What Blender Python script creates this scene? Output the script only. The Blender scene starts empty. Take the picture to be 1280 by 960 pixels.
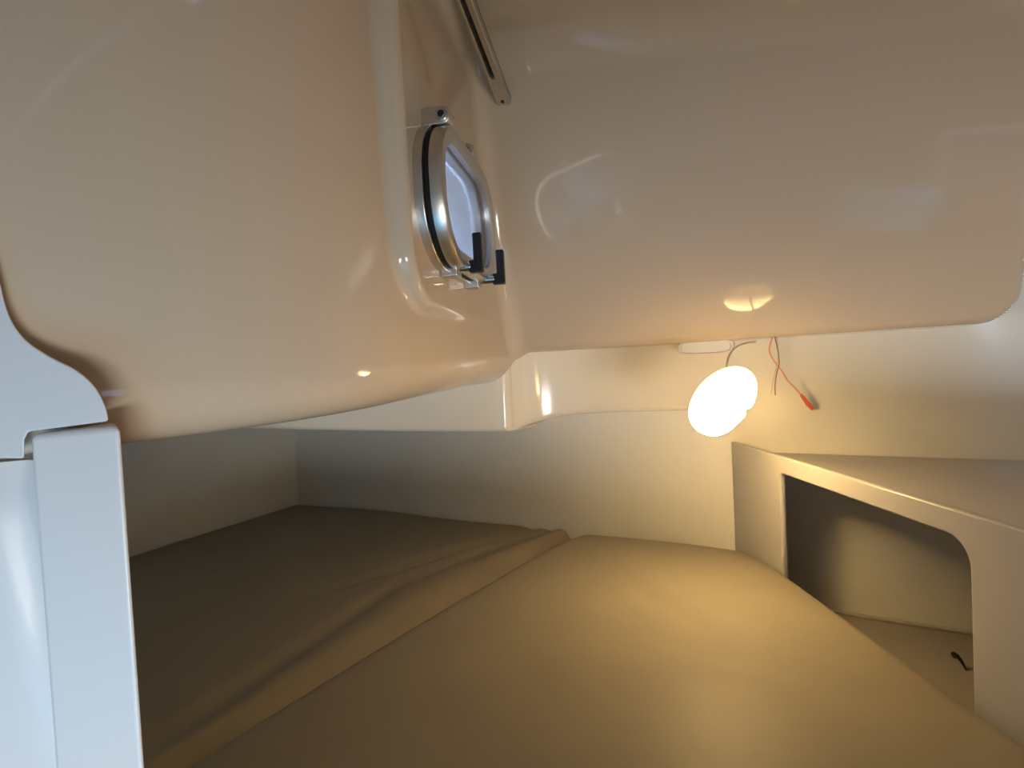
import bpy, bmesh, math, random
import numpy as np
from mathutils import Vector, Matrix

random.seed(4)
SC = bpy.context.scene
COL = SC.collection

# ------------------------------------------------------------------ camera, world, lights, exposure
EZ = 1.0                       # eye height above the cabin floor; all tables below are relative to the eye
F = 700.0                      # focal length in pixels of a 1280 x 960 frame
PITCH, ROLL = 0.030, 0.050
_f = Vector((0, math.cos(PITCH), -math.sin(PITCH)))
_r0 = Vector((1, 0, 0)); _u0 = _r0.cross(_f)
CR = _r0 * math.cos(ROLL) - _u0 * math.sin(ROLL)
CU = _u0 * math.cos(ROLL) + _r0 * math.sin(ROLL)
cam_data = bpy.data.cameras.new('camera'); cam = bpy.data.objects.new('camera', cam_data); COL.objects.link(cam)
cam_data.sensor_width = 36.0; cam_data.lens = F / 1280 * 36.0; cam_data.clip_start = 0.01
m = Matrix((CR, CU, -_f)).transposed().to_4x4(); m.translation = (0, 0, EZ)
cam.matrix_world = m
SC.camera = cam

world = bpy.data.worlds.new('sky'); SC.world = world; world.use_nodes = True
bg = world.node_tree.nodes['Background']
bg.inputs[0].default_value = (0.40, 0.58, 0.95, 1); bg.inputs[1].default_value = 2.2

def area(name, loc, target, sx, sy, power, col):
    l = bpy.data.lights.new(name, 'AREA'); l.shape = 'RECTANGLE'; l.size = sx; l.size_y = sy
    l.energy = power; l.color = col
    o = bpy.data.objects.new(name, l); COL.objects.link(o); o.location = (loc[0], loc[1], loc[2] + EZ)
    d = Vector(target) - Vector(loc); o.rotation_euler = d.to_track_quat('-Z', 'Y').to_euler()
    return o
# daylight falling in through the companionway behind the viewer, then an added blue fill
area('companionway_daylight', (0.70, -1.85, -0.64), (-0.30, 0.6, -0.10), 0.90, 0.60, 29.0, (1.0, 0.97, 0.90))
blue_fill = area('low_blue_fill', (-0.50, -0.48, -0.95), (-0.75, 0.5, -0.60), 1.3, 0.9, 2.2, (0.04, 0.55, 1.0))  # added fill near the floor, turns the post and lower left wall bluish
blue_fill.data.spread = math.radians(84)

SC.view_settings.view_transform = 'Standard'; SC.view_settings.look = 'None'
SC.view_settings.gamma = 1.0; SC.view_settings.use_curve_mapping = False
SC.view_settings.exposure = 0.9
try:
    SC.cycles.use_denoising = True; SC.cycles.max_bounces = 10; SC.cycles.diffuse_bounces = 6
    SC.cycles.sample_clamp_indirect = 4.0
except Exception: pass
LAMP_STRENGTH = 25.0

# ------------------------------------------------------------------ helpers
def horizon(px): return 459.0 - 0.05 * (px - 640)
def ray(px, py):
    d = _f * F + CR * (px - 640) - CU * (py - 480)
    return d / d.y
def at(px, py, Y): return ray(px, py) * Y                       # point seen there at forward distance Y
def atz(px, py, z): d = ray(px, py); return d * (z / d.z)        # point seen there at height z

def mat(name, col, rough=0.5, metal=0.0, spec=0.5, coat=0.0, noise=None, bump=None):
    m = bpy.data.materials.new(name); m.use_nodes = True; nt = m.node_tree
    b = nt.nodes['Principled BSDF']
    b.inputs['Base Color'].default_value = (*col, 1); b.inputs['Roughness'].default_value = rough
    b.inputs['Metallic'].default_value = metal; b.inputs['Specular IOR Level'].default_value = spec
    if coat: b.inputs['Coat Weight'].default_value = coat; b.inputs['Coat Roughness'].default_value = 0.03
    tc = nt.nodes.new('ShaderNodeTexCoord')
    if noise:
        sc, amt = noise
        n = nt.nodes.new('ShaderNodeTexNoise'); n.inputs['Scale'].default_value = sc; n.inputs['Detail'].default_value = 4
        nt.links.new(tc.outputs['Object'], n.inputs['Vector'])
        r = nt.nodes.new('ShaderNodeMix'); r.data_type = 'RGBA'
        r.inputs['A'].default_value = (*[c * (1 - amt) for c in col], 1); r.inputs['B'].default_value = (*[min(1, c * (1 + amt)) for c in col], 1)
        nt.links.new(n.outputs['Fac'], r.inputs['Factor']); nt.links.new(r.outputs['Result'], b.inputs['Base Color'])
    if bump:
        sc, st, dist = bump
        n = nt.nodes.new('ShaderNodeTexNoise'); n.inputs['Scale'].default_value = sc; n.inputs['Detail'].default_value = 3
        nt.links.new(tc.outputs['Object'], n.inputs['Vector'])
        bp = nt.nodes.new('ShaderNodeBump'); bp.inputs['Strength'].default_value = st; bp.inputs['Distance'].default_value = dist
        nt.links.new(n.outputs['Fac'], bp.inputs['Height']); nt.links.new(bp.outputs['Normal'], b.inputs['Normal'])
    return m

M = dict(
    gel=mat('cream_gelcoat', (0.58, 0.48, 0.36), 0.075, 0, 0.38, 0.0, (3.0, 0.02), (5.0, 0.05, 0.02)),
    hull=mat('satin_liner', (0.73, 0.73, 0.68), 0.38, 0, 0.4, 0, (2.5, 0.03), (60, 0.05, 0.002)),
    beam=mat('beam_gelcoat', (0.74, 0.69, 0.58), 0.14, 0, 0.5, 0, (3, 0.02)),
    panel=mat('painted_panel', (0.50, 0.475, 0.43), 0.32, 0, 0.45, 0, (4, 0.02), (80, 0.04, 0.001)),
    white=mat('white_paint', (0.68, 0.69, 0.70), 0.3, 0, 0.5, 0, (6, 0.02), (40, 0.05, 0.002)),
    vinyl=mat('taupe_vinyl', (0.245, 0.218, 0.170), 0.5, 0, 0.15, 0, (9, 0.10), (240, 0.12, 0.0012)),
    alu=mat('brushed_aluminium', (0.66, 0.64, 0.60), 0.36, 1.0, 0.5, 0, (30, 0.05)),
    steel=mat('stainless_steel', (0.66, 0.65, 0.63), 0.15, 1.0, 0.5, 0, (30, 0.04)),
    black=mat('black_plastic', (0.008, 0.008, 0.009), 0.35, 0, 0.5, 0, (40, 0.1)),
    rubber=mat('black_rubber', (0.006, 0.006, 0.006), 0.6, 0, 0.3, 0, (40, 0.1)),
    wood=mat('cabin_sole', (0.16, 0.09, 0.05), 0.5, 0, 0.4, 0, (8, 0.3)),
    red=mat('red_wire_jacket', (0.72, 0.14, 0.09), 0.4, 0, 0.5, 0, (60, 0.05)),
    pink=mat('faded_red_jacket', (0.74, 0.32, 0.22), 0.45, 0, 0.5, 0, (60, 0.05)),
    brown=mat('brown_wire_jacket', (0.30, 0.16, 0.08), 0.45, 0, 0.5, 0, (60, 0.05)),
    cream=mat('cream_wire_jacket', (0.62, 0.52, 0.36), 0.45, 0, 0.5, 0, (60, 0.05)),
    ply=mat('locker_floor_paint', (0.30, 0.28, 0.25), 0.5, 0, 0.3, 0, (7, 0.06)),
    front=mat('painted_panel_shaded', (0.43, 0.425, 0.41), 0.32, 0, 0.45, 0, (4, 0.02), (80, 0.04, 0.001)),  # same paint as the other locker panels, with shade mixed into the colour
    deck=mat('cockpit_white', (0.75, 0.76, 0.78), 0.4, 0, 0.5, 0, (5, 0.03)),
)
def glass_mat():
    m = bpy.data.materials.new('port_glass'); m.use_nodes = True
    b = m.node_tree.nodes['Principled BSDF']
    b.inputs['Base Color'].default_value = (0.86, 0.90, 0.96, 1); b.inputs['Roughness'].default_value = 0.03
    b.inputs['Transmission Weight'].default_value = 1.0; b.inputs['IOR'].default_value = 1.2
    n = m.node_tree.nodes.new('ShaderNodeTexNoise'); n.inputs['Scale'].default_value = 14
    r = m.node_tree.nodes.new('ShaderNodeMapRange'); r.inputs['To Min'].default_value = 0.02; r.inputs['To Max'].default_value = 0.16
    m.node_tree.links.new(n.outputs['Fac'], r.inputs['Value']); m.node_tree.links.new(r.outputs['Result'], b.inputs['Roughness'])
    return m
M['glass'] = glass_mat()
def lamp_mat():   # diffuser: its diodes shine down and back, the upper front of the lens stays dimmer
    m = bpy.data.materials.new('lit_lamp_lens'); m.use_nodes = True; nt = m.node_tree
    b = nt.nodes['Principled BSDF']
    b.inputs['Base Color'].default_value = (0.9, 0.86, 0.75, 1)
    b.inputs['Emission Color'].default_value = (1.0, 0.64, 0.245, 1)
    g = nt.nodes.new('ShaderNodeNewGeometry')
    d = nt.nodes.new('ShaderNodeVectorMath'); d.operation = 'DOT_PRODUCT'; d.inputs[1].default_value = Vector((-0.26, 0.0, -0.96)).normalized()
    r = nt.nodes.new('ShaderNodeMapRange'); r.interpolation_type = 'SMOOTHSTEP'
    r.inputs['From Min'].default_value = -0.18; r.inputs['From Max'].default_value = 0.9
    r.inputs['To Min'].default_value = LAMP_STRENGTH * 0.08; r.inputs['To Max'].default_value = LAMP_STRENGTH * 3.9
    nt.links.new(g.outputs['Normal'], d.inputs[0]); nt.links.new(d.outputs['Value'], r.inputs['Value'])
    e = nt.nodes.new('ShaderNodeMapRange'); e.interpolation_type = 'SMOOTHSTEP'
    e.inputs['From Min'].default_value = 0.45; e.inputs['From Max'].default_value = 1.0
    e.inputs['To Min'].default_value = 0.0; e.inputs['To Max'].default_value = LAMP_STRENGTH * 11.0
    a = nt.nodes.new('ShaderNodeMath'); a.operation = 'ADD'
    nt.links.new(d.outputs['Value'], e.inputs['Value'])
    nt.links.new(r.outputs['Result'], a.inputs[0]); nt.links.new(e.outputs['Result'], a.inputs[1])
    nt.links.new(a.outputs['Value'], b.inputs['Emission Strength'])
    return m
M['lamp'] = lamp_mat()

def tag(o, label=None, cat=None, group=None, kind=None):
    if label: o['label'] = label
    if cat: o['category'] = cat
    if group: o['group'] = group
    if kind: o['kind'] = kind
    return o
def empty(name, loc):
    o = bpy.data.objects.new(name, None); COL.objects.link(o); o.empty_display_size = 0.05
    o.location = (loc[0], loc[1], loc[2] + EZ); return o
def link(name, bm, m, parent=None, smooth=True, bevel=0.0, seg=3, angle=35):
    """one mesh object; coordinates of bm are eye-relative world coordinates"""
    bmesh.ops.recalc_face_normals(bm, faces=bm.faces[:])
    me = bpy.data.meshes.new(name); bm.to_mesh(me); bm.free()
    o = bpy.data.objects.new(name, me); COL.objects.link(o)
    me.materials.append(m)
    if parent:
        o.parent = parent
        root = parent
        off = Vector((0, 0, EZ))
        while root: off = off - root.location; root = root.parent
        me.transform(Matrix.Translation(off))
    else:
        co = np.array([v.co for v in me.vertices])
        c = Vector(((co[:, 0].min() + co[:, 0].max()) / 2, (co[:, 1].min() + co[:, 1].max()) / 2, co[:, 2].min()))
        me.transform(Matrix.Translation(-c)); o.location = c + Vector((0, 0, EZ))
    if bevel:
        b = o.modifiers.new('bevel', 'BEVEL'); b.width = bevel; b.segments = seg; b.limit_method = 'ANGLE'; b.angle_limit = math.radians(30)
    if smooth:
        for p in me.polygons: p.use_smooth = True
        me.set_sharp_from_angle(angle=math.radians(angle)) if not bevel else None
        if bevel:
            w = o.modifiers.new('weighted_normals', 'WEIGHTED_NORMAL'); w.keep_sharp = True
    return o
def struct(name, bm, m, **k): return tag(link(name, bm, m, None, **k), kind='structure')

def add_prism(bm, loop_a, loop_b):
    a = [bm.verts.new(p) for p in loop_a]; b = [bm.verts.new(p) for p in loop_b]; n = len(a)
    bm.faces.new(a); bm.faces.new(list(reversed(b)))
    for i in range(n): bm.faces.new((a[i], b[i], b[(i + 1) % n], a[(i + 1) % n]))
def add_box(bm, O, ax, ay, az):
    O, ax, ay, az = map(Vector, (O, ax, ay, az))
    add_prism(bm, [O, O + ax, O + ax + ay, O + ay], [O + az, O + ax + az, O + ax + ay + az, O + ay + az])
def add_tube(bm, pts, r, n=10, cap=True):
    pts = [Vector(p) for p in pts]; rings = []
    t0 = (pts[1] - pts[0]).normalized()
    nrm = t0.orthogonal().normalized()
    for i, p in enumerate(pts):
        t = (pts[min(i + 1, len(pts) - 1)] - pts[max(i - 1, 0)]).normalized()
        nrm = (nrm - t * nrm.dot(t)).normalized(); bi = t.cross(nrm)
        rr = r[i] if isinstance(r, (list, tuple)) else r
        rings.append([bm.verts.new(p + nrm * math.cos(a) * rr + bi * math.sin(a) * rr) for a in [2 * math.pi * k / n for k in range(n)]])
    for i in range(len(rings) - 1):
        for k in range(n): bm.faces.new((rings[i][k], rings[i][(k + 1) % n], rings[i + 1][(k + 1) % n], rings[i + 1][k]))
    if cap: bm.faces.new(rings[0]); bm.faces.new(list(reversed(rings[-1])))
def spline(pts, n=8):
    pts = [Vector(p) for p in pts]; out = []
    P = [pts[0] * 2 - pts[1]] + pts + [pts[-1] * 2 - pts[-2]]
    for i in range(1, len(P) - 2):
        for k in range(n):
            t = k / n; a, b, c, d = P[i - 1], P[i], P[i + 1], P[i + 2]
            out.append(0.5 * (2 * b + (c - a) * t + (2 * a - 5 * b + 4 * c - d) * t * t + (3 * b - a - 3 * c + d) * t ** 3))
    out.append(pts[-1]); return out

# ------------------------------------------------------------------ the moulded liner: left wall, right box face, ceiling
def r_union(a, b, r):
    u = np.maximum(r - a, 0); v = np.maximum(r - b, 0)
    return np.maximum(r, np.minimum(a, b)) - np.sqrt(u * u + v * v)
def r_inter(a, b, r):
    u = np.maximum(r + a, 0); v = np.maximum(r + b, 0)
    return np.minimum(-r, np.maximum(a, b)) + np.sqrt(u * u + v * v)
A_L = math.radians(14.7); T_L = np.array((-0.130, 0.72)); R_L = 0.52       # left wall: flat at the far end, bending towards the viewer
A_B = math.radians(10.4); F_B = np.array((-0.115, 0.69))                    # face that carries the port
NL = np.array((math.cos(A_L), -math.sin(A_L))); DL = np.array((math.sin(A_L), math.cos(A_L))); CL = T_L - NL * R_L
NB = np.array((math.cos(A_B), -math.sin(A_B))); DB = np.array((math.sin(A_B), math.cos(A_B)))
P_R0 = np.array((-0.014, 1.24)); P_R1 = np.array((0.740, 0.814))
DR = (P_R1 - P_R0) / np.linalg.norm(P_R1 - P_R0); NR = np.array((DR[1], -DR[0]))  # towards the room
LEN_R = float(np.linalg.norm(P_R1 - P_R0))
R_R = 0.33; TH0 = math.radians(8); Z_LIP = 0.030; TH1 = math.radians(53)
Z_CR = Z_LIP + R_R * math.sin(TH1); U_CR = -R_R * math.cos(TH1)             # centre of the belly's arc in (u, z)
def d_left(p):
    x, y, z = p[:, 0], p[:, 1], p[:, 2]
    qx, qy = x - CL[0], y - CL[1]
    along = qx * DL[0] + qy * DL[1]
    side = np.where(along > 0, qx * NL[0] + qy * NL[1] - R_L, np.sqrt(qx * qx + qy * qy) - R_L) + 0.02 * (z - 0.1)
    body = r_inter(side, (-0.052 + 0.020 * np.clip((y - .40) / .65, 0, 1)) - z, 0.055)
    face = (x - F_B[0]) * NB[0] + (y - F_B[1]) * NB[1] + 0.01 * (z - 0.2)
    near = (F_B[1] + 0.0 - y) + 0.10 * (z - .2) * 0
    boss = r_inter(face, r_inter(near, 0.085 - z, 0.075), 0.011)
    return r_union(body, boss, 0.012)
def d_right(p):
    x, y, z = p[:, 0], p[:, 1], p[:, 2]
    u = (x - P_R0[0]) * NR[0] + (y - P_R0[1]) * NR[1]
    s = (x - P_R0[0]) * DR[0] + (y - P_R0[1]) * DR[1]
    # gently bellied profile: 10 degrees of overhang at the top, 30 at the lip
    w = np.clip(z - Z_LIP, -0.2, 0.42)
    face = (u - (0.56 * w - 0.46 * w * w) - 0.176 * np.maximum(z - Z_LIP - 0.42, 0)) * 0.93
    lip = Z_LIP - z
    end = s - LEN_R
    return r_inter(face, r_inter(end, lip, 0.045), 0.012)
def d_ceil(p): return (0.575 - 0.2 * p[:, 0] - p[:, 2]) / 1.02
def sdf(p):
    return r_union(r_union(d_left(p), d_right(p), 0.04), d_ceil(p), 0.05)
def trace(o, d, tmax=3.2, steps=110):
    n = len(d); t = np.full(n, 0.01); o = np.asarray(o)
    for _ in range(steps):
        p = o + d * t[:, None]
        t = np.minimum(t + 0.8 * sdf(p), tmax)
    return t
def on_liner(px, py):
    d = np.array(ray(px, py)); d = d / np.linalg.norm(d)
    t = trace((0, 0, 0), d[None, :])[0]
    return Vector(d * t)
def grad(p, e=4e-4):
    g = np.zeros_like(p)
    for k in range(3):
        a = p.copy(); b = p.copy(); a[:, k] += e; b[:, k] -= e
        g[:, k] = sdf(a) - sdf(b)
    return g / np.maximum(np.linalg.norm(g, axis=1)[:, None], 1e-9)

# port frame: centre, along the face (u), up (v), out of the wall into the room (n)
PU = Vector((DB[0], DB[1], 0)); PN = Vector((NB[0], NB[1], 0.01)).normalized(); PV = PN.cross(PU) * -1
if PV.z < 0: PV = -PV
PC = Vector((F_B[0], F_B[1], 0)) + PU * 0.183 + Vector((0, 0, 0.238)); PC = PC - Vector((NB[0], NB[1], 0)) * 0.01 * (0.238 - 0.2)
P_A, P_H = 0.162, 0.098            # half length, half height of the port
def rrect(a, b, r, n=14):
    pts = []
    for cx, cy, s in ((a - r, b - r, 0), (-(a - r), b - r, 1), (-(a - r), -(b - r), 2), (a - r, -(b - r), 3)):
        for k in range(n + 1):
            an = math.pi / 2 * (s + k / n); pts.append((cx + r * math.cos(an), cy + r * math.sin(an)))
    return pts
def pl(u, v, n): return PC + PU * u + PV * v + PN * n

def liner_patch(C, az, el, keep):
    C = np.array(C); AZ, EL = np.meshgrid(np.radians(az), np.radians(el), indexing='ij')
    d = np.stack([np.sin(AZ) * np.cos(EL), np.cos(AZ) * np.cos(EL), np.sin(EL)], -1).reshape(-1, 3)
    t = trace(C, d); p = C + d * t[:, None]
    lab = np.stack([d_left(p), d_right(p), d_ceil(p)], 1).argmin(1)
    idx = np.arange(len(t)).reshape(len(az), len(el))
    q = np.stack([idx[:-1, :-1], idx[:-1, 1:], idx[1:, 1:], idx[1:, :-1]], -1).reshape(-1, 4)
    tt = t[q]; ok = (tt.max(1) < 3.15) & ((tt.max(1) / tt.min(1)) < 1.35) & keep(p)[q].all(1)
    q = q[ok]; fl = np.sort(lab[q], axis=1)[:, 1]
    return p, grad(p), q, fl
def build_liner():
    ar = np.arange
    A = liner_patch((0.05, 0.35, -0.12), np.concatenate([ar(-180, -95, 1.5), ar(-95, 52, 0.24), ar(52, 61, 0.06), ar(61, 100, .3), ar(100, 181, 1.5)]),
                    np.concatenate([ar(0.6, 50, 0.20), ar(50, 89.5, 1.2)]), lambda p: np.ones(len(p), bool))
    Bp = liner_patch((1.05, 0.72, -0.05), ar(-110, 10, 0.5), ar(1, 60, 0.5),
                     lambda p: np.abs((p[:, 0] - P_R0[0]) * DR[0] + (p[:, 1] - P_R0[1]) * DR[1] - LEN_R) < 0.012)
    parts = [A, Bp]
    for k, name in enumerate(('wall_left', 'wall_right', 'ceiling')):
        V, Nn, Fc, off = [], [], [], 0
        for p, nrm, q, fl in parts:
            f = q[fl == k]
            if k == 0:      # the hole the port is let into
                fc = p[f].mean(1) - np.array(PC)
                fu = fc @ np.array(PU); fv = fc @ np.array(PV); fn = fc @ np.array(PN)
                a, b, r = P_A - 0.022, P_H - 0.022, 0.066
                qx = np.maximum(np.abs(fu) - (a - r), 0); qy = np.maximum(np.abs(fv) - (b - r), 0)
                f = f[~((np.sqrt(qx * qx + qy * qy) < r) & (np.abs(fn) < 0.04))]
            if not len(f): continue
            used, inv = np.unique(f, return_inverse=True); inv = inv.reshape(-1, 4)
            V.append(p[used]); Nn.append(nrm[used]); Fc.append(inv[:, ::-1] + off); off += len(used)
        V = np.concatenate(V) + np.array((0, 0, EZ)); Nn = np.concatenate(Nn); Fc = np.concatenate(Fc)
        me = bpy.data.meshes.new(name)
        me.from_pydata(V.tolist(), [], Fc.tolist())
        me.polygons.foreach_set('use_smooth', [True] * len(me.polygons)); me.update()
        me.normals_split_custom_set_from_vertices(Nn.tolist())
        me.materials.append(M['gel'])
        o = bpy.data.objects.new(name, me); COL.objects.link(o); tag(o, kind='structure')
build_liner()

# ------------------------------------------------------------------ hull wall behind the berth, berth end wall, floor, the rest of the cabin
B0 = Vector((0.44, 1.11, 0)); DBk = Vector((0.863, -0.507, 0)).normalized(); NBk = Vector((DBk.y, -DBk.x, 0))  # towards the room
if NBk.y > 0: NBk = -NBk
def wB(s, z, off=0.0): v = B0 + DBk * s + NBk * off; v.z = z; return v
S_CORNER = -(Vector((-0.70, 1.78, 0)) - B0).length
CORNER = wB(S_CORNER, 0)
bm = bmesh.new(); add_box(bm, wB(S_CORNER - 0.03, -0.62), DBk * (1.0 - S_CORNER), (0, 0, 0.75), -NBk * 0.03)
struct('wall_back', bm, M['hull'], smooth=False)
bm = bmesh.new(); add_box(bm, wB(0.42, 0.13), DBk * 0.58, (0, 0, 0.47), -NBk * 0.03); struct('dark_gap_wall', bm, M['wood'], smooth=False)  # dark brown stands in for the shaded gap past the right box
E_DIR = Vector((-0.20, -0.46, 0)).normalized()
bm = bmesh.new(); add_box(bm, CORNER + Vector((0, 0, -0.62)), E_DIR * 1.25, (0, 0, 0.62), Vector((-E_DIR.y * -1, E_DIR.x * -1, 0)) * 0.03)
struct('wall_far_left', bm, M['hull'], smooth=False)
bm = bmesh.new(); add_box(bm, (-1.5, -2.6, -1.03), (2.8, 0, 0), (0, 4.5, 0), (0, 0, 0.03)); struct('floor', bm, M['wood'], smooth=False)
bm = bmesh.new(); add_box(bm, (1.2, -1.1, -1.0), (0.03, 0, 0), (0, 2.0, 0), (0, 0, 1.4)); struct('wall_outer_right', bm, M['wood'], smooth=False)
# bulkhead behind the viewer, open on the right for the companionway; header added low to shade upper walls
bm = bmesh.new()
add_box(bm, (-1.5, -1.1, -1.0), (1.40, 0, 0), (0, 0.03, 0), (0, 0, 1.9)); add_box(bm, (1.1, -1.1, -1.0), (0.13, 0, 0), (0, 0.03, 0), (0, 0, 1.9))
add_box(bm, (-0.10, -1.1, -0.40), (1.20, 0, 0), (0, 0.03, 0), (0, 0, 1.30))
struct('wall_entrance', bm, M['panel'], smooth=False)
bm = bmesh.new(); add_box(bm, (-1.5, -1.1, -1.0), (0.03, 0, 0), (0, 1.9, 0), (0, 0, 1.9)); struct('wall_entrance_left', bm, M['panel'], smooth=False)

# ------------------------------------------------------------------ lower beam under the moulding
def build_beam():
    front = spline([(-0.88, 1.385, -0.105), (-0.60, 1.325, -0.118), (-0.30, 1.262, -0.131), (-0.055, 1.208, -0.139)], 8)
    front += spline([(-0.030, 1.203, -0.139), (-0.016, 1.203, -0.139), (-0.006, 1.212, -0.138), (0.000, 1.222, -0.136)], 6)
    front += spline([(0.022, 1.238, -0.131), (0.070, 1.252, -0.121), (0.13, 1.246, -0.1135), (0.20, 1.220, -0.110), (0.30, 1.175, -0.108), (0.38, 1.139, -0.107), (0.44, 1.111, -0.106)], 8)
    bm = bmesh.new(); sec = []
    for p in front:
        s = (Vector((p.x, p.y, 0)) - B0).dot(DBk); bk = wB(s, 0, -0.01)
        if bk.y < p.y + 0.012: bk = Vector((p.x, p.y + 0.012, 0))
        r = 0.011
        n = Vector((bk.x - p.x, bk.y - p.y, 0)); n.normalize()
        prof = [Vector((p.x, p.y, 0.10))]
        for k in range(6):
            a = math.pi / 2 * k / 5
            prof.append(Vector((p.x, p.y, 0)) + n * r * (1 - math.cos(a)) + Vector((0, 0, p.z + r * (1 - math.sin(a)))))
        prof.append(Vector((bk.x, bk.y, p.z))); prof.append(Vector((bk.x, bk.y, 0.10)))
        sec.append([bm.verts.new(v) for v in prof])
    k = len(sec[0])
    for i in range(len(sec) - 1):
        for j in range(k): bm.faces.new((sec[i][j], sec[i][(j + 1) % k], sec[i + 1][(j + 1) % k], sec[i + 1][j]))
    bm.faces.new(sec[0]); bm.faces.new(list(reversed(sec[-1])))
    struct('trim_1', bm, M['beam'], angle=40)
build_beam()

# ------------------------------------------------------------------ berth cushions and the base under them
S_A = Vector((-0.585, 0.188, 0)); S_B = Vector((0.132, 1.28, 0)); S_N = S_A.lerp(S_B, 0.275)     # the seam between the two cushions, near end and far end
def dist_line(x, y, a, b):
    d = (b - a).normalized(); return (x - a.x) * -d.y + (y - a.y) * d.x, (x - a.x) * d.x + (y - a.y) * d.y
def cushion(name, quad, zfun, zbot, nu, nv, m, label, us=None, vs=None):
    a, b, c, d = [Vector(q) for q in quad]      # a->b along u, d->c opposite side
    us = us or [i / nu for i in range(nu + 1)]; vs = vs or [j / nv for j in range(nv + 1)]
    bm = bmesh.new(); g = []
    for u in us:
        row = []
        for v in vs:
            p = a.lerp(b, u).lerp(d.lerp(c, u), v)
            row.append(bm.verts.new((p.x, p.y, zfun(p.x, p.y, u, v))))
        g.append(row)
    nU, nV = len(us), len(vs)
    for i in range(nU - 1):
        for j in range(nV - 1): bm.faces.new((g[i][j], g[i + 1][j], g[i + 1][j + 1], g[i][j + 1]))
    ring = [g[i][0] for i in range(nU)] + [g[-1][j] for j in range(1, nV)] + [g[i][-1] for i in range(nU - 2, -1, -1)] + [g[0][j] for j in range(nV - 2, 0, -1)]
    low = [bm.verts.new((v.co.x, v.co.y, zbot)) for v in ring]
    n = len(ring)
    for i in range(n): bm.faces.new((ring[i], ring[(i + 1) % n], low[(i + 1) % n], low[i]))
    bm.faces.new(low)
    o = link(name, bm, m, angle=60); return o
def cram(n, p=2.2):   # finer spacing near both ends
    return [0.5 - 0.5 * math.copysign(abs(1 - 2 * i / n) ** (1 / p) if False else abs(math.cos(math.pi * i / n)), math.cos(math.pi * i / n)) for i in range(n + 1)]
def roundoff(d, r, depth):
    if d >= r: return 0.0
    k = 1 - max(d, 0) / r
    return depth * (1 - math.sqrt(max(0, 1 - k * k)))
def z_front(x, y, u, v):
    d1, s1 = dist_line(x, y, S_A, S_B); d1 = -d1          # distance right of the seam
    dB = (Vector((x, y, 0)) - B0).dot(NBk) - 0.004
    dP = 0.438 - x + 0.02 * (1.1 - y)
    z = -0.357 + 0.010 * math.sin(x * 5 + y * 3) * 0.4
    z -= roundoff(d1, 0.05, 0.052) + roundoff(d1, 0.22, 0.012)
    z -= roundoff(dB, 0.05, 0.03) + roundoff(dB, 0.22, 0.030)
    z -= roundoff(dP, 0.02, 0.010) + roundoff(dP, 0.12, 0.006)
    z -= 0.0035 * math.exp(-(((x - .22) * .9 + (y - .78) * .35) / .018) ** 2) * math.exp(-((x - .22) ** 2 + (y - .78) ** 2) / .012)
    z -= 0.0030 * math.exp(-(((x - .30) * .4 + (y - .60) * .9) / .02) ** 2) * math.exp(-((x - .30) ** 2 + (y - .60) ** 2) / .02)
    return z
W0 = wB(0, 0, 0.006)
fr = cushion('berth_cushion', [(S_N.x + .004, S_N.y - .003, 0), (S_B.x + .004, S_B.y - .003, 0), (0.4275, 1.105, 0), (0.458, 0.11, 0)], z_front, -0.50, 90, 70, M['vinyl'], '', cram(90), cram(70))
tag(fr, 'large tan vinyl berth cushion lit by the lamp, in front of the open corner locker', 'cushion')
VAL = []
for px, py in ((740, 640), (677, 668), (567, 706), (495, 735), (418, 787), (332, 845), (230, 915)):
    p_ = atz(px, py, -0.39); VAL.append(dist_line(p_.x, p_.y, S_A, S_B)[::-1])
VAL.sort(); VAL_S = [v[0] for v in VAL]; VAL_D = [max(0.03, v[1]) for v in VAL]
V2A, V2B = atz(380, 749, -0.39), atz(690, 655, -0.39)
def z_rear(x, y, u, v):
    d1, s1 = dist_line(x, y, S_A, S_B)                   # distance left of the seam, way along it
    dB = (Vector((x, y, 0)) - B0).dot(NBk) - 0.004
    w = float(np.interp(s1, VAL_S, VAL_D))
    z = -0.381
    k = max(0.0, 1 - d1 / w)
    z -= 0.044 * k ** 1.3 + roundoff(d1, 0.024, 0.030) + 0.018 * max(0.0, d1 - w)
    z += 0.015 * math.exp(-((d1 - 0.48 * w) / (0.30 * w)) ** 2)
    z -= 0.008 * math.exp(-((d1 - w) / 0.020) ** 2)
    d, s = dist_line(x, y, V2A, V2B); l = (V2B - V2A).length; q = max(0, min(1, (s / l + .1) / .6)) * max(0, min(1, (1.06 - s / l) / .2))
    z -= 0.014 * q * math.exp(-(d / (0.012 if d < 0 else 0.03)) ** 2)
    z -= roundoff(dB, 0.02, 0.010)
    z += 0.003 * math.sin(x * 7 - y * 5)
    return z
LN = CORNER + E_DIR * 1.1
rv = sorted(set([0.05 * (k / 22) for k in range(23)] + [0.05 + 0.40 * (k / 70) for k in range(71)] + [0.45 + .55 * k / 16 for k in range(17)]))
rear = cushion('berth_cushion', [(S_N.x - .004, S_N.y + .003, 0), (S_B.x - .004, S_B.y + .003, 0), (CORNER.x + .008, CORNER.y - .012, 0), (LN.x + .012, LN.y, 0)], z_rear, -0.50, 120, 0, M['vinyl'], '', None, rv)
tag(rear, 'shaded dark taupe berth cushion with creased rolled edge, running into the back left corner', 'cushion')
bm = bmesh.new()
poly = [(-1.10, 0.0, 0), (0.44, 0.0, 0), (0.418, 1.112, 0), tuple(CORNER + Vector((.01, -.03, 0))), (LN.x + .03, LN.y, 0)]
add_prism(bm, [(p[0], p[1], -0.50) for p in poly], [(p[0], p[1], -1.0) for p in poly])
struct('trim_2', bm, M['white'], smooth=False)

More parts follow.
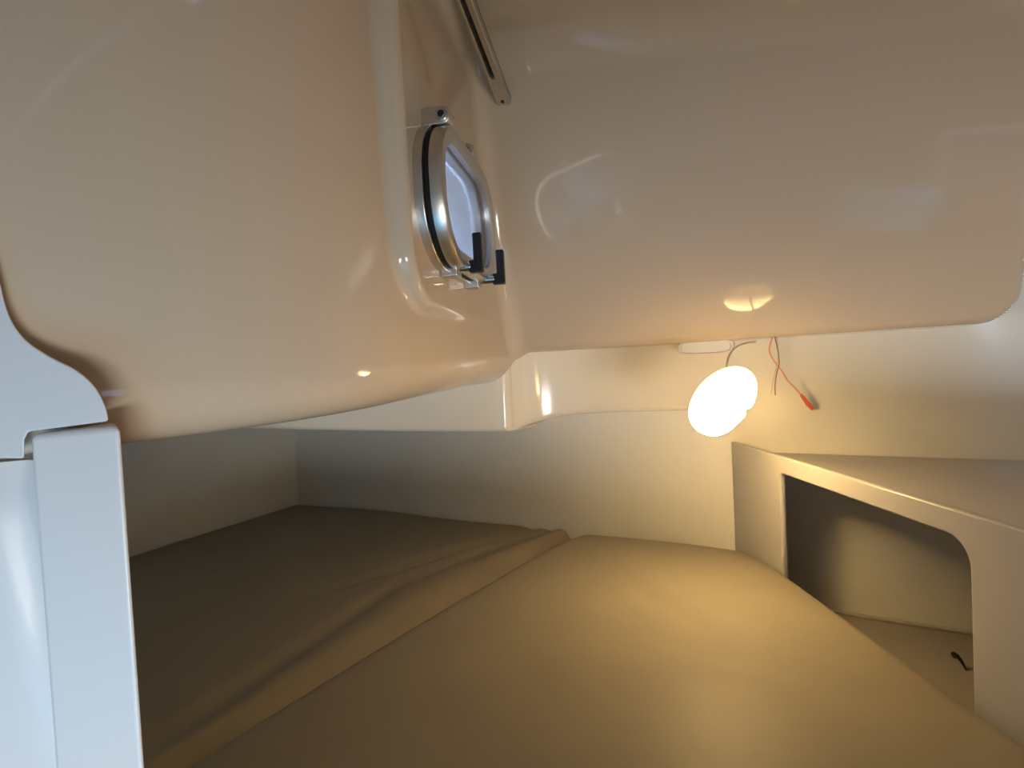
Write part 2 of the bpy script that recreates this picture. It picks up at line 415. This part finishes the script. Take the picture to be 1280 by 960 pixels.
# ------------------------------------------------------------------ corner locker with the big rounded opening
def build_locker():
    P1 = Vector((0.4300, 1.113, 0)); P2 = Vector((0.4650, 0.30, 0))
    D = (P2 - P1).normalized(); N = Vector((D.y, -D.x, 0));  N = N if N.x > 0 else -N     # into the locker
    root = empty('corner_locker', (0.62, 0.8, -0.62))
    tag(root, 'cream corner locker with a big rounded opening in its front, against the back wall', 'locker')
    def q(s, z, n=0.0): v = P1 + D * s + N * n; v.z = z; return v
    def s_at(px):   # where the sight line through a pixel column meets the panel
        d = ray(px, 700); k = (P1.x * D.y - P1.y * D.x) / (d.x * D.y - d.y * D.x); return (Vector((d.x * k, d.y * k, 0)) - P1).dot(D)
    s0, s1 = s_at(978), s_at(1211)
    L = (P2 - P1).length; zt, zb = -0.170, -0.56
    oz1, oz0 = -0.1985, -0.395
    # panel with hole
    inner = []
    r_t, r_b = 0.030, 0.018
    def corner(cx, cz, r, a0, n=8):
        return [(cx + r * math.cos(a0 + math.pi / 2 * k / n), cz + r * math.sin(a0 + math.pi / 2 * k / n)) for k in range(n + 1)]
    inner += corner(s1 - r_t, oz1 - r_t, r_t, 0) + corner(s0 + 0.012, oz1 - 0.012, 0.012, math.pi / 2)
    inner += corner(s0 + r_b, oz0 + r_b, r_b, math.pi) + corner(s1 - r_b, oz0 + r_b, r_b, 1.5 * math.pi)
    outer = []
    cx, cz = (s0 + s1) / 2, (oz1 + oz0) / 2
    for (a, b) in inner:
        # project on the outer rectangle
        dx, dz = a - cx, b - cz
        k = min([(L - cx) / dx if dx > 1e-9 else 1e9, (0 - cx) / dx if dx < -1e-9 else 1e9, (zt - cz) / dz if dz > 1e-9 else 1e9, (zb - cz) / dz if dz < -1e-9 else 1e9])
        outer.append([cx + dx * k, cz + dz * k])
    for target in ((L, zt), (0, zt), (0, zb), (L, zb)):
        i = min(range(len(outer)), key=lambda i: (outer[i][0] - target[0]) ** 2 + (outer[i][1] - target[1]) ** 2); outer[i] = list(target)
    bm = bmesh.new(); T = 0.011; n = len(inner)
    vi0 = [bm.verts.new(q(s, z, 0)) for s, z in inner]; vi1 = [bm.verts.new(q(s, z, T)) for s, z in inner]
    vo0 = [bm.verts.new(q(s, z, 0)) for s, z in outer]; vo1 = [bm.verts.new(q(s, z, T)) for s, z in outer]
    for i in range(n):
        j = (i + 1) % n
        bm.faces.new((vi0[i], vo0[i], vo0[j], vi0[j])); bm.faces.new((vi1[i], vi1[j], vo1[j], vo1[i]))
        bm.faces.new((vi0[i], vi0[j], vi1[j], vi1[i])); bm.faces.new((vo0[i], vo1[i], vo1[j], vo0[j]))
    link('front_panel', bm, M['front'], root, bevel=0.004)
    zs = zt - 0.020
    a, b = q(0.010, zs, T - .001), q(L, zs, T - .001)
    def onB(v, off=0.0):   # drop a point on the hull wall along the locker's depth
        s = (v - B0).dot(DBk); w = wB(s, v.z, off); return w
    sB = (a - B0).dot(DBk)
    e0 = wB(sB + .004, zs, .001); e1 = wB(0.95, zs, .001); e2 = Vector((1.19, b.y, zs))
    top = [a, b, e2, e1, e0]
    bm = bmesh.new(); add_prism(bm, top, [p - Vector((0, 0, 0.012)) for p in top]); link('shelf_top', bm, M['panel'], root, smooth=False)
    zf = -0.486
    bm = bmesh.new(); add_box(bm, b + Vector((0, 0, -0.40)), (1.185 - b.x, 0, 0), (0, -0.015, 0), (0, 0, 0.365)); link('side_light_block', bm, M['panel'], root, smooth=False)  # unseen end piece added to keep daylight out of the locker
    fl = [Vector((p.x, p.y, zf)) for p in top]
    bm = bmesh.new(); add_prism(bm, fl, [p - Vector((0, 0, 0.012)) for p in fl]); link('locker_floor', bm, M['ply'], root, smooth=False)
    # loose board lying in the locker, on the left of the lead
    c0, c1 = atz(1060, 768, zf + .001), atz(1215, 795, zf + .001)
    g = NBk * 0.016
    bm = bmesh.new(); add_box(bm, wB((c0 - B0).dot(DBk) - .15, zf, .001), DBk * 0.60, g * 0.35, (0, 0, 0.006)); link('edge_bead', bm, M['panel'], root, bevel=0.002)
    w0, w1, w2 = atz(1098, 812, zf + .001), atz(1200, 812, zf + .001), atz(1215, 790, zf + .001)
    bm = bmesh.new()
    poly = [atz(1085, 812, zf), atz(1240, 815, zf), atz(1250, 835, zf), atz(1250, 900, zf), atz(1120, 900, zf)]
    add_prism(bm, poly, [p + Vector((0, 0, 0.006)) for p in poly])
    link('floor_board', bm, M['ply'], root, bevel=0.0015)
    return zf
ZF = build_locker()
w = atz(1203, 830, ZF + .02)
bm = bmesh.new(); c0 = atz(1208, 838, ZF + .0065)
add_tube(bm, spline([c0, c0 + Vector((-.004, .004, .012)), c0 + Vector((-.010, .006, .020)), c0 + Vector((-.014, .006, .020))], 5), [0.0012 + 0.00022 * k for k in range(12)] + [0.0046] * 4, 10)
o = link('cable_end', bm, M['black']); tag(o, 'short black cable end poking up from the floor inside the corner locker', 'cable')

# ------------------------------------------------------------------ bulkhead at the left: shaped panel, post, padded door
YB = 0.398
def px_plane(px, py, Y): return at(px, py, Y)
def build_left():
    # post
    x0 = at(34, 543, YB).x; x1 = at(150, 531, YB).x
    zt0 = at(34, 543, YB).z; zt1 = at(150, 531, YB).z
    bm = bmesh.new()
    f = [(x0, YB, -1.0), (x1, YB, -1.0), (x1, YB, zt1), (x0, YB, zt0)]
    add_prism(bm, f, [(p[0] - (0.0 if k in (0, 3) else 0.034), YB + 0.045, p[2]) for k, p in enumerate(f)])
    o = link('corner_post', bm, M['white'], bevel=0.0055, seg=4); tag(o, 'tall white square post at the left, below the wavy edged panel', 'post')
    # shaped panel above it
    edge = spline([at(-40, -420, YB), at(-34, 0, YB), at(-22, 230, YB), at(-9, 310, YB), at(0, 352, YB), at(12, 395, YB), at(32, 424, YB), at(62, 445, YB), at(95, 462, YB), at(118, 482, YB), at(131, 505, YB), at(137, 527, YB)], 6)
    loop = list(edge) + [at(36, 540, YB), at(31, 550, YB), at(31, 574, YB), at(-10, 573, YB), at(-460, 573, YB), at(-460, -420, YB)]
    for p in loop: p.y = YB
    bm = bmesh.new(); add_prism(bm, loop, [p + Vector((-0.036, 0.035, 0.004)) for p in loop])
    o = link('bulkhead_panel', bm, M['white'], bevel=0.003, seg=3); tag(o, 'white bulkhead panel with a wavy right edge, resting on the square post', 'panel')
    # padded door, a little behind
    bm = bmesh.new(); Y = YB + 0.012
    nx, nz = 60, 40; xl = at(-460, 700, Y).x; z1 = at(10, 582, Y).z; z0 = -0.98
    g = []
    for i in range(nx + 1):
        row = []
        for j in range(nz + 1):
            u, v = i / nx, j / nz
            x = xl + (x0 - 0.0015 - xl) * u; z = z1 + (z0 - z1) * v
            dx = x - (x0 - 0.022 - 0.12 * (z1 - z) * -0.10)
            y = Y + 0.010 * math.exp(-((x - x0 + 0.030 - 0.14 * (z1 - z - .06)) / 0.012) ** 2) * math.exp(-((z1 - z - .06) / .12) ** 2) + 0.012 * u * u
            y += roundoff(min(x0 - x, z1 - z), 0.010, 0.010)
            row.append(bm.verts.new((x, y, z)))
        g.append(row)
    for i in range(nx):
        for j in range(nz): bm.faces.new((g[i][j], g[i + 1][j], g[i + 1][j + 1], g[i][j + 1]))
    ring = [g[i][0] for i in range(nx + 1)] + [g[-1][j] for j in range(1, nz + 1)] + [g[i][-1] for i in range(nx - 1, -1, -1)] + [g[0][j] for j in range(nz - 1, 0, -1)]
    low = [bm.verts.new((v.co.x, Y + .04, v.co.z)) for v in ring]; n = len(ring)
    for i in range(n): bm.faces.new((ring[i], ring[(i + 1) % n], low[(i + 1) % n], low[i]))
    bm.faces.new(low)
    o = link('locker_door', bm, M['white'], angle=50); tag(o, 'white padded door at the far left edge, left of the square post', 'door')
build_left()

# ------------------------------------------------------------------ opening port
def ring_mesh(outer, inner, n0, n1, bm):
    """closed ring between two outlines (same count), from height n0 to n1"""
    k = len(outer)
    R = [[bm.verts.new(pl(u, v, n)) for u, v in o] for o, n in ((outer, n0), (outer, n1), (inner, n1), (inner, n0))]
    for a in range(4):
        A, B = R[a], R[(a + 1) % 4]
        for i in range(k): bm.faces.new((A[i], A[(i + 1) % k], B[(i + 1) % k], B[i]))
def build_port():
    root = empty('opening_port', PC)
    tag(root, 'aluminium framed opening port with black handles on the cream left wall', 'porthole')
    def rr(s, r=None): return rrect(P_A - s, P_H - s, (r or 0.086) - s * 0.9, 14)
    bm = bmesh.new(); ring_mesh(rr(0), rr(0.020), -0.004, 0.0125, bm); link('flange', bm, M['alu'], root, bevel=0.002)
    bm = bmesh.new(); ring_mesh(rr(0.004), rr(0.020), 0.0125, 0.0205, bm); link('gasket', bm, M['rubber'], root, bevel=0.002)
    bm = bmesh.new()
    # hinged frame: bevelled outside, sloping in to the pane
    prof = [(0.003, 0.0205), (0.003, 0.034), (0.006, 0.038), (0.018, 0.038), (0.026, 0.034), (0.027, 0.0225), (0.024, 0.0205)]
    R = [[bm.verts.new(pl(u, v, n)) for u, v in rr(s)] for s, n in prof]; k = len(R[0])
    for a in range(len(R)):
        A, B = R[a], R[(a + 1) % len(R)]
        for i in range(k): bm.faces.new((A[i], A[(i + 1) % k], B[(i + 1) % k], B[i]))
    link('hinged_frame', bm, M['alu'], root, angle=40)
    bm = bmesh.new(); o = rr(0.0265)
    add_prism(bm, [pl(u, v, 0.024) for u, v in o], [pl(u, v, 0.030) for u, v in o]); link('glass_pane', bm, M['glass'], root, angle=40)
    bm = bmesh.new(); ring_mesh(rr(0.021), rr(0.024), -0.055, -0.004, bm); link('spigot', bm, M['deck'], root, angle=40)
    # hinges on the top edge
    for u in (-0.100, 0.030):
        bm = bmesh.new(); c = pl(u, P_H + 0.004, 0.022)
        pts = []
        for k in range(13):
            a = -math.pi / 2 + math.pi * k / 12; pts.append((0.012 * math.cos(a) + 0.006, 0.012 * math.sin(a)))
        loop = [(-0.022, -0.012)] + pts + [(-0.022, 0.012)]
        add_prism(bm, [c - PU * 0.012 + PN * a + PV * b for a, b in loop], [c + PU * 0.012 + PN * a + PV * b for a, b in loop])
        h = link('hinge', bm, M['alu'], root, bevel=0.0018)
        bm = bmesh.new(); add_tube(bm, [c - PU * 0.015 + PN * 0.006, c + PU * 0.014 + PN * 0.006], 0.0086, 20); s = link('hinge_pin', bm, M['steel'], h, bevel=0.001)
        bm = bmesh.new(); add_tube(bm, [c - PU * 0.0158 + PN * 0.006, c - PU * 0.0148 + PN * 0.006], 0.0050, 6); link('hex_socket', bm, M['black'], h)
    # clamping handles on the bottom edge
    for u, out in ((-0.060, 0.040), (0.066, 0.047)):
        c = pl(u, -P_H + 0.006, out)
        bm = bmesh.new(); add_tube(bm, [c - PN * 0.026, c + PN * 0.004], 0.0075, 18); add_tube(bm, [c + PN * 0.004, c + PN * 0.011], 0.0055, 18)
        h = link('handle', bm, M['steel'], root, bevel=0.001)
        bm = bmesh.new()
        t = 0.013
        loop = [(0.001, -0.010), (0.021, -0.010), (0.021, 0.046), (0.008, 0.046), (0.008, 0.008), (0.001, 0.008)]
        add_prism(bm, [c - PU * t / 2 + PN * a + PV * b for a, b in loop], [c + PU * t / 2 + PN * a + PV * b for a, b in loop])
        link('lever', bm, M['black'], h, bevel=0.0022)
        bm = bmesh.new(); add_box(bm, pl(u, -P_H + 0.006, 0.0) - PU * 0.011 - PV * 0.014, PU * 0.022, PV * 0.018, PN * 0.026); link('lug', bm, M['alu'], root, bevel=0.003)
build_port()

# ------------------------------------------------------------------ slotted metal track where the ceiling meets the left wall
def build_track():
    pts = [on_liner(x, y) for x, y in ((561, -60), (584, -1), (607, 62), (631, 125))]
    g = grad(np.array([list(p) for p in pts])); a, b = pts[0], pts[-1]
    d = (b - a).normalized(); n = Vector(g[1:].mean(0)); n = (n - d * n.dot(d)).normalized(); s = d.cross(n)
    if s.x < 0: s = -s
    L = (b - a).length
    sag = max(((a + d * ((p - a).dot(d))) - p).dot(n) for p in pts)
    a = a - n * 0.002
    root = empty('curtain_track', a); tag(root, 'slotted metal curtain track running along the ceiling edge above the port', 'track')
    w, h = 0.026, 0.012
    bm = bmesh.new(); add_box(bm, a - s * w / 2, s * w, d * L, n * 0.004); link('back_strip', bm, M['black'], root)
    for k, (o0, ww) in enumerate(((-w / 2, 0.0065), (0.002, 0.011))):
        bm = bmesh.new(); add_box(bm, a + s * o0, s * ww, d * L, n * h); link('rail', bm, M['alu'], root, bevel=0.0018)
    bm = bmesh.new(); add_box(bm, a - s * w / 2 + d * (L - 0.055), s * w, d * 0.058, n * (h - .001)); e = link('end_stop', bm, M['alu'], root, bevel=0.002)
    bm = bmesh.new(); c = a + d * (L - 0.006) + n * (h - .002); add_tube(bm, [c, c + n * 0.002], 0.0035, 12); link('screw', bm, M['black'], e)
build_track()

# ------------------------------------------------------------------ hanging lamp, wires
LY = 0.84
def build_lamp():
    c = at(903, 500, LY)
    root = empty('hanging_lamp', c); tag(root, 'glowing oval lamp dangling on its lead below the right box', 'lamp')
    fw = (c * -1).normalized(); ea = Vector((0.72, 0, 0.69)); ea = (ea - fw * ea.dot(fw)).normalized(); eb = fw.cross(ea)
    if eb.z < 0: eb = -eb
    A, Bm = 0.058, 0.039
    N = 72; bm = bmesh.new(); rings = []
    def rad(th):
        k = 1 / math.sqrt((math.cos(th) / A) ** 2 + (math.sin(th) / Bm) ** 2)
        d = (th - math.radians(-72) + math.pi) % (2 * math.pi) - math.pi
        k *= 1 - 0.13 * math.exp(-(d / 0.10) ** 2)          # the notch in the rim
        d2 = (th - math.radians(-140) + math.pi) % (2 * math.pi) - math.pi
        k *= 1 + 0.10 * math.exp(-(d2 / 0.45) ** 2)
        return k
    prof = [(math.sin(a), math.cos(a)) for a in [math.pi * (k + 0.35) / 12.7 for k in range(13)]]
    for s, h in prof:
        rings.append([bm.verts.new(c + (ea * math.cos(t) + eb * math.sin(t)) * rad(t) * s + fw * h * (0.020 if h > 0 else 0.013)) for t in [2 * math.pi * k / N for k in range(N)]])
    for i in range(len(rings) - 1):
        for k in range(N): bm.faces.new((rings[i][k], rings[i][(k + 1) % N], rings[i + 1][(k + 1) % N], rings[i + 1][k]))
    bm.faces.new(rings[0]); bm.faces.new(list(reversed(rings[-1])))
    link('lamp_lens', bm, M['lamp'], root, angle=80)
    top = at(909, 470, LY)
    bm = bmesh.new(); add_tube(bm, [top + Vector((0, 0.004, -0.004)), top + Vector((0, 0.004, 0.006))], [0.0045, 0.003], 12); link('lead_grommet', bm, M['cream'], root)
    bm = bmesh.new(); add_tube(bm, spline([top + Vector((0, .004, 0)), at(909, 456, LY + .005), at(912, 444, LY + .02), at(920, 434, LY + .05), at(932, 429, LY + .085), at(944, 427.5, LY + .115)], 6), 0.0017, 8)
    link('lead', bm, M['cream'], root)
build_lamp()
def lip(px, off=0.0):   # point under the right box's lower edge
    d = ray(px, 430); t = ((P_R0[0] * d.y - P_R0[1] * d.x)) / (d.x * DR[1] - d.y * DR[0]); 
    p = P_R0 + DR * t + NR * off; return Vector((p[0], p[1], Z_LIP))
yw = lip(968).y + 0.05
def wire(name, pts, r, m, label):
    bm = bmesh.new(); add_tube(bm, spline([at(x, y, Y) for x, y, Y in pts], 7), r, 8); return bm
root = empty('red_wire', at(966, 425, yw)); tag(root, 'thin red wire with a red crimp terminal, hanging against the back wall', 'wire')
bm = wire('', [(967, 418, yw + .02), (963, 430, yw), (962, 440, yw), (968, 452, yw), (977, 463, yw), (984, 475, yw), (993, 484, yw), (1002, 494, yw)], 0.0014, M['pink'], '')
link('wire_lead', bm, M['pink'], root)
bm = bmesh.new(); add_tube(bm, [at(1001, 493, yw), at(1004, 497, yw), at(1010, 505, yw), at(1016, 511, yw)], [0.0022, 0.0032, 0.0042, 0.0036], 12); link('crimp_terminal', bm, M['red'], root)
bm = wire('', [(968, 418, yw + .02), (970, 428, yw - .004), (973, 442, yw - .004), (974, 455, yw - .004), (971, 466, yw - .004), (969, 480, yw - .004), (969, 494, yw - .004)], 0.0011, M['brown'], '')
o = link('brown_wire', bm, M['brown']); tag(o, 'thin brown bare-ended wire crossing the red wire below the right box', 'wire')
bm = wire('', [(970, 418, yw + .025), (972, 430, yw + .004), (973, 445, yw + .004), (970, 462, yw + .004), (966, 478, yw + .004), (964, 493, yw + .004)], 0.0009, M['cream'], '')
o = link('cream_wire', bm, M['cream']); tag(o, 'thin pale wire hanging just left of the brown wire', 'wire')

# shallow oval mount under the right box's lower edge, where the lamp used to sit
def build_mount():
    c = at(882, 434, lip(882).y + 0.045); root = None
    ea = Vector((DR[0], DR[1], 0)); eb = Vector((0, 0, 1)); n = Vector((NR[0], NR[1], 0))
    bm = bmesh.new(); N = 48
    prof = [(1.0, -0.012), (1.0, 0.002), (0.97, 0.005), (0.90, 0.005), (0.86, 0.001), (0.0, 0.001)]
    def pt(t, s, h):
        ct, st = math.cos(t), math.sin(t); e = 0.5
        return c + ea * 0.052 * s * math.copysign(abs(ct) ** e, ct) + eb * 0.0125 * s * math.copysign(abs(st) ** e, st) + n * h
    R = [[bm.verts.new(pt(2 * math.pi * k / N, s, h)) for k in range(N)] for s, h in prof[:-1]]
    for i in range(len(R) - 1):
        for k in range(N): bm.faces.new((R[i][k], R[i][(k + 1) % N], R[i + 1][(k + 1) % N], R[i + 1][k]))
    bm.faces.new(R[0]); bm.faces.new(list(reversed(R[-1])))
    o = link('lamp_mount', bm, M['white'], angle=50); tag(o, 'shallow pale oblong lamp mount just above the lit lamp, under the right box', 'mount')
build_mount()
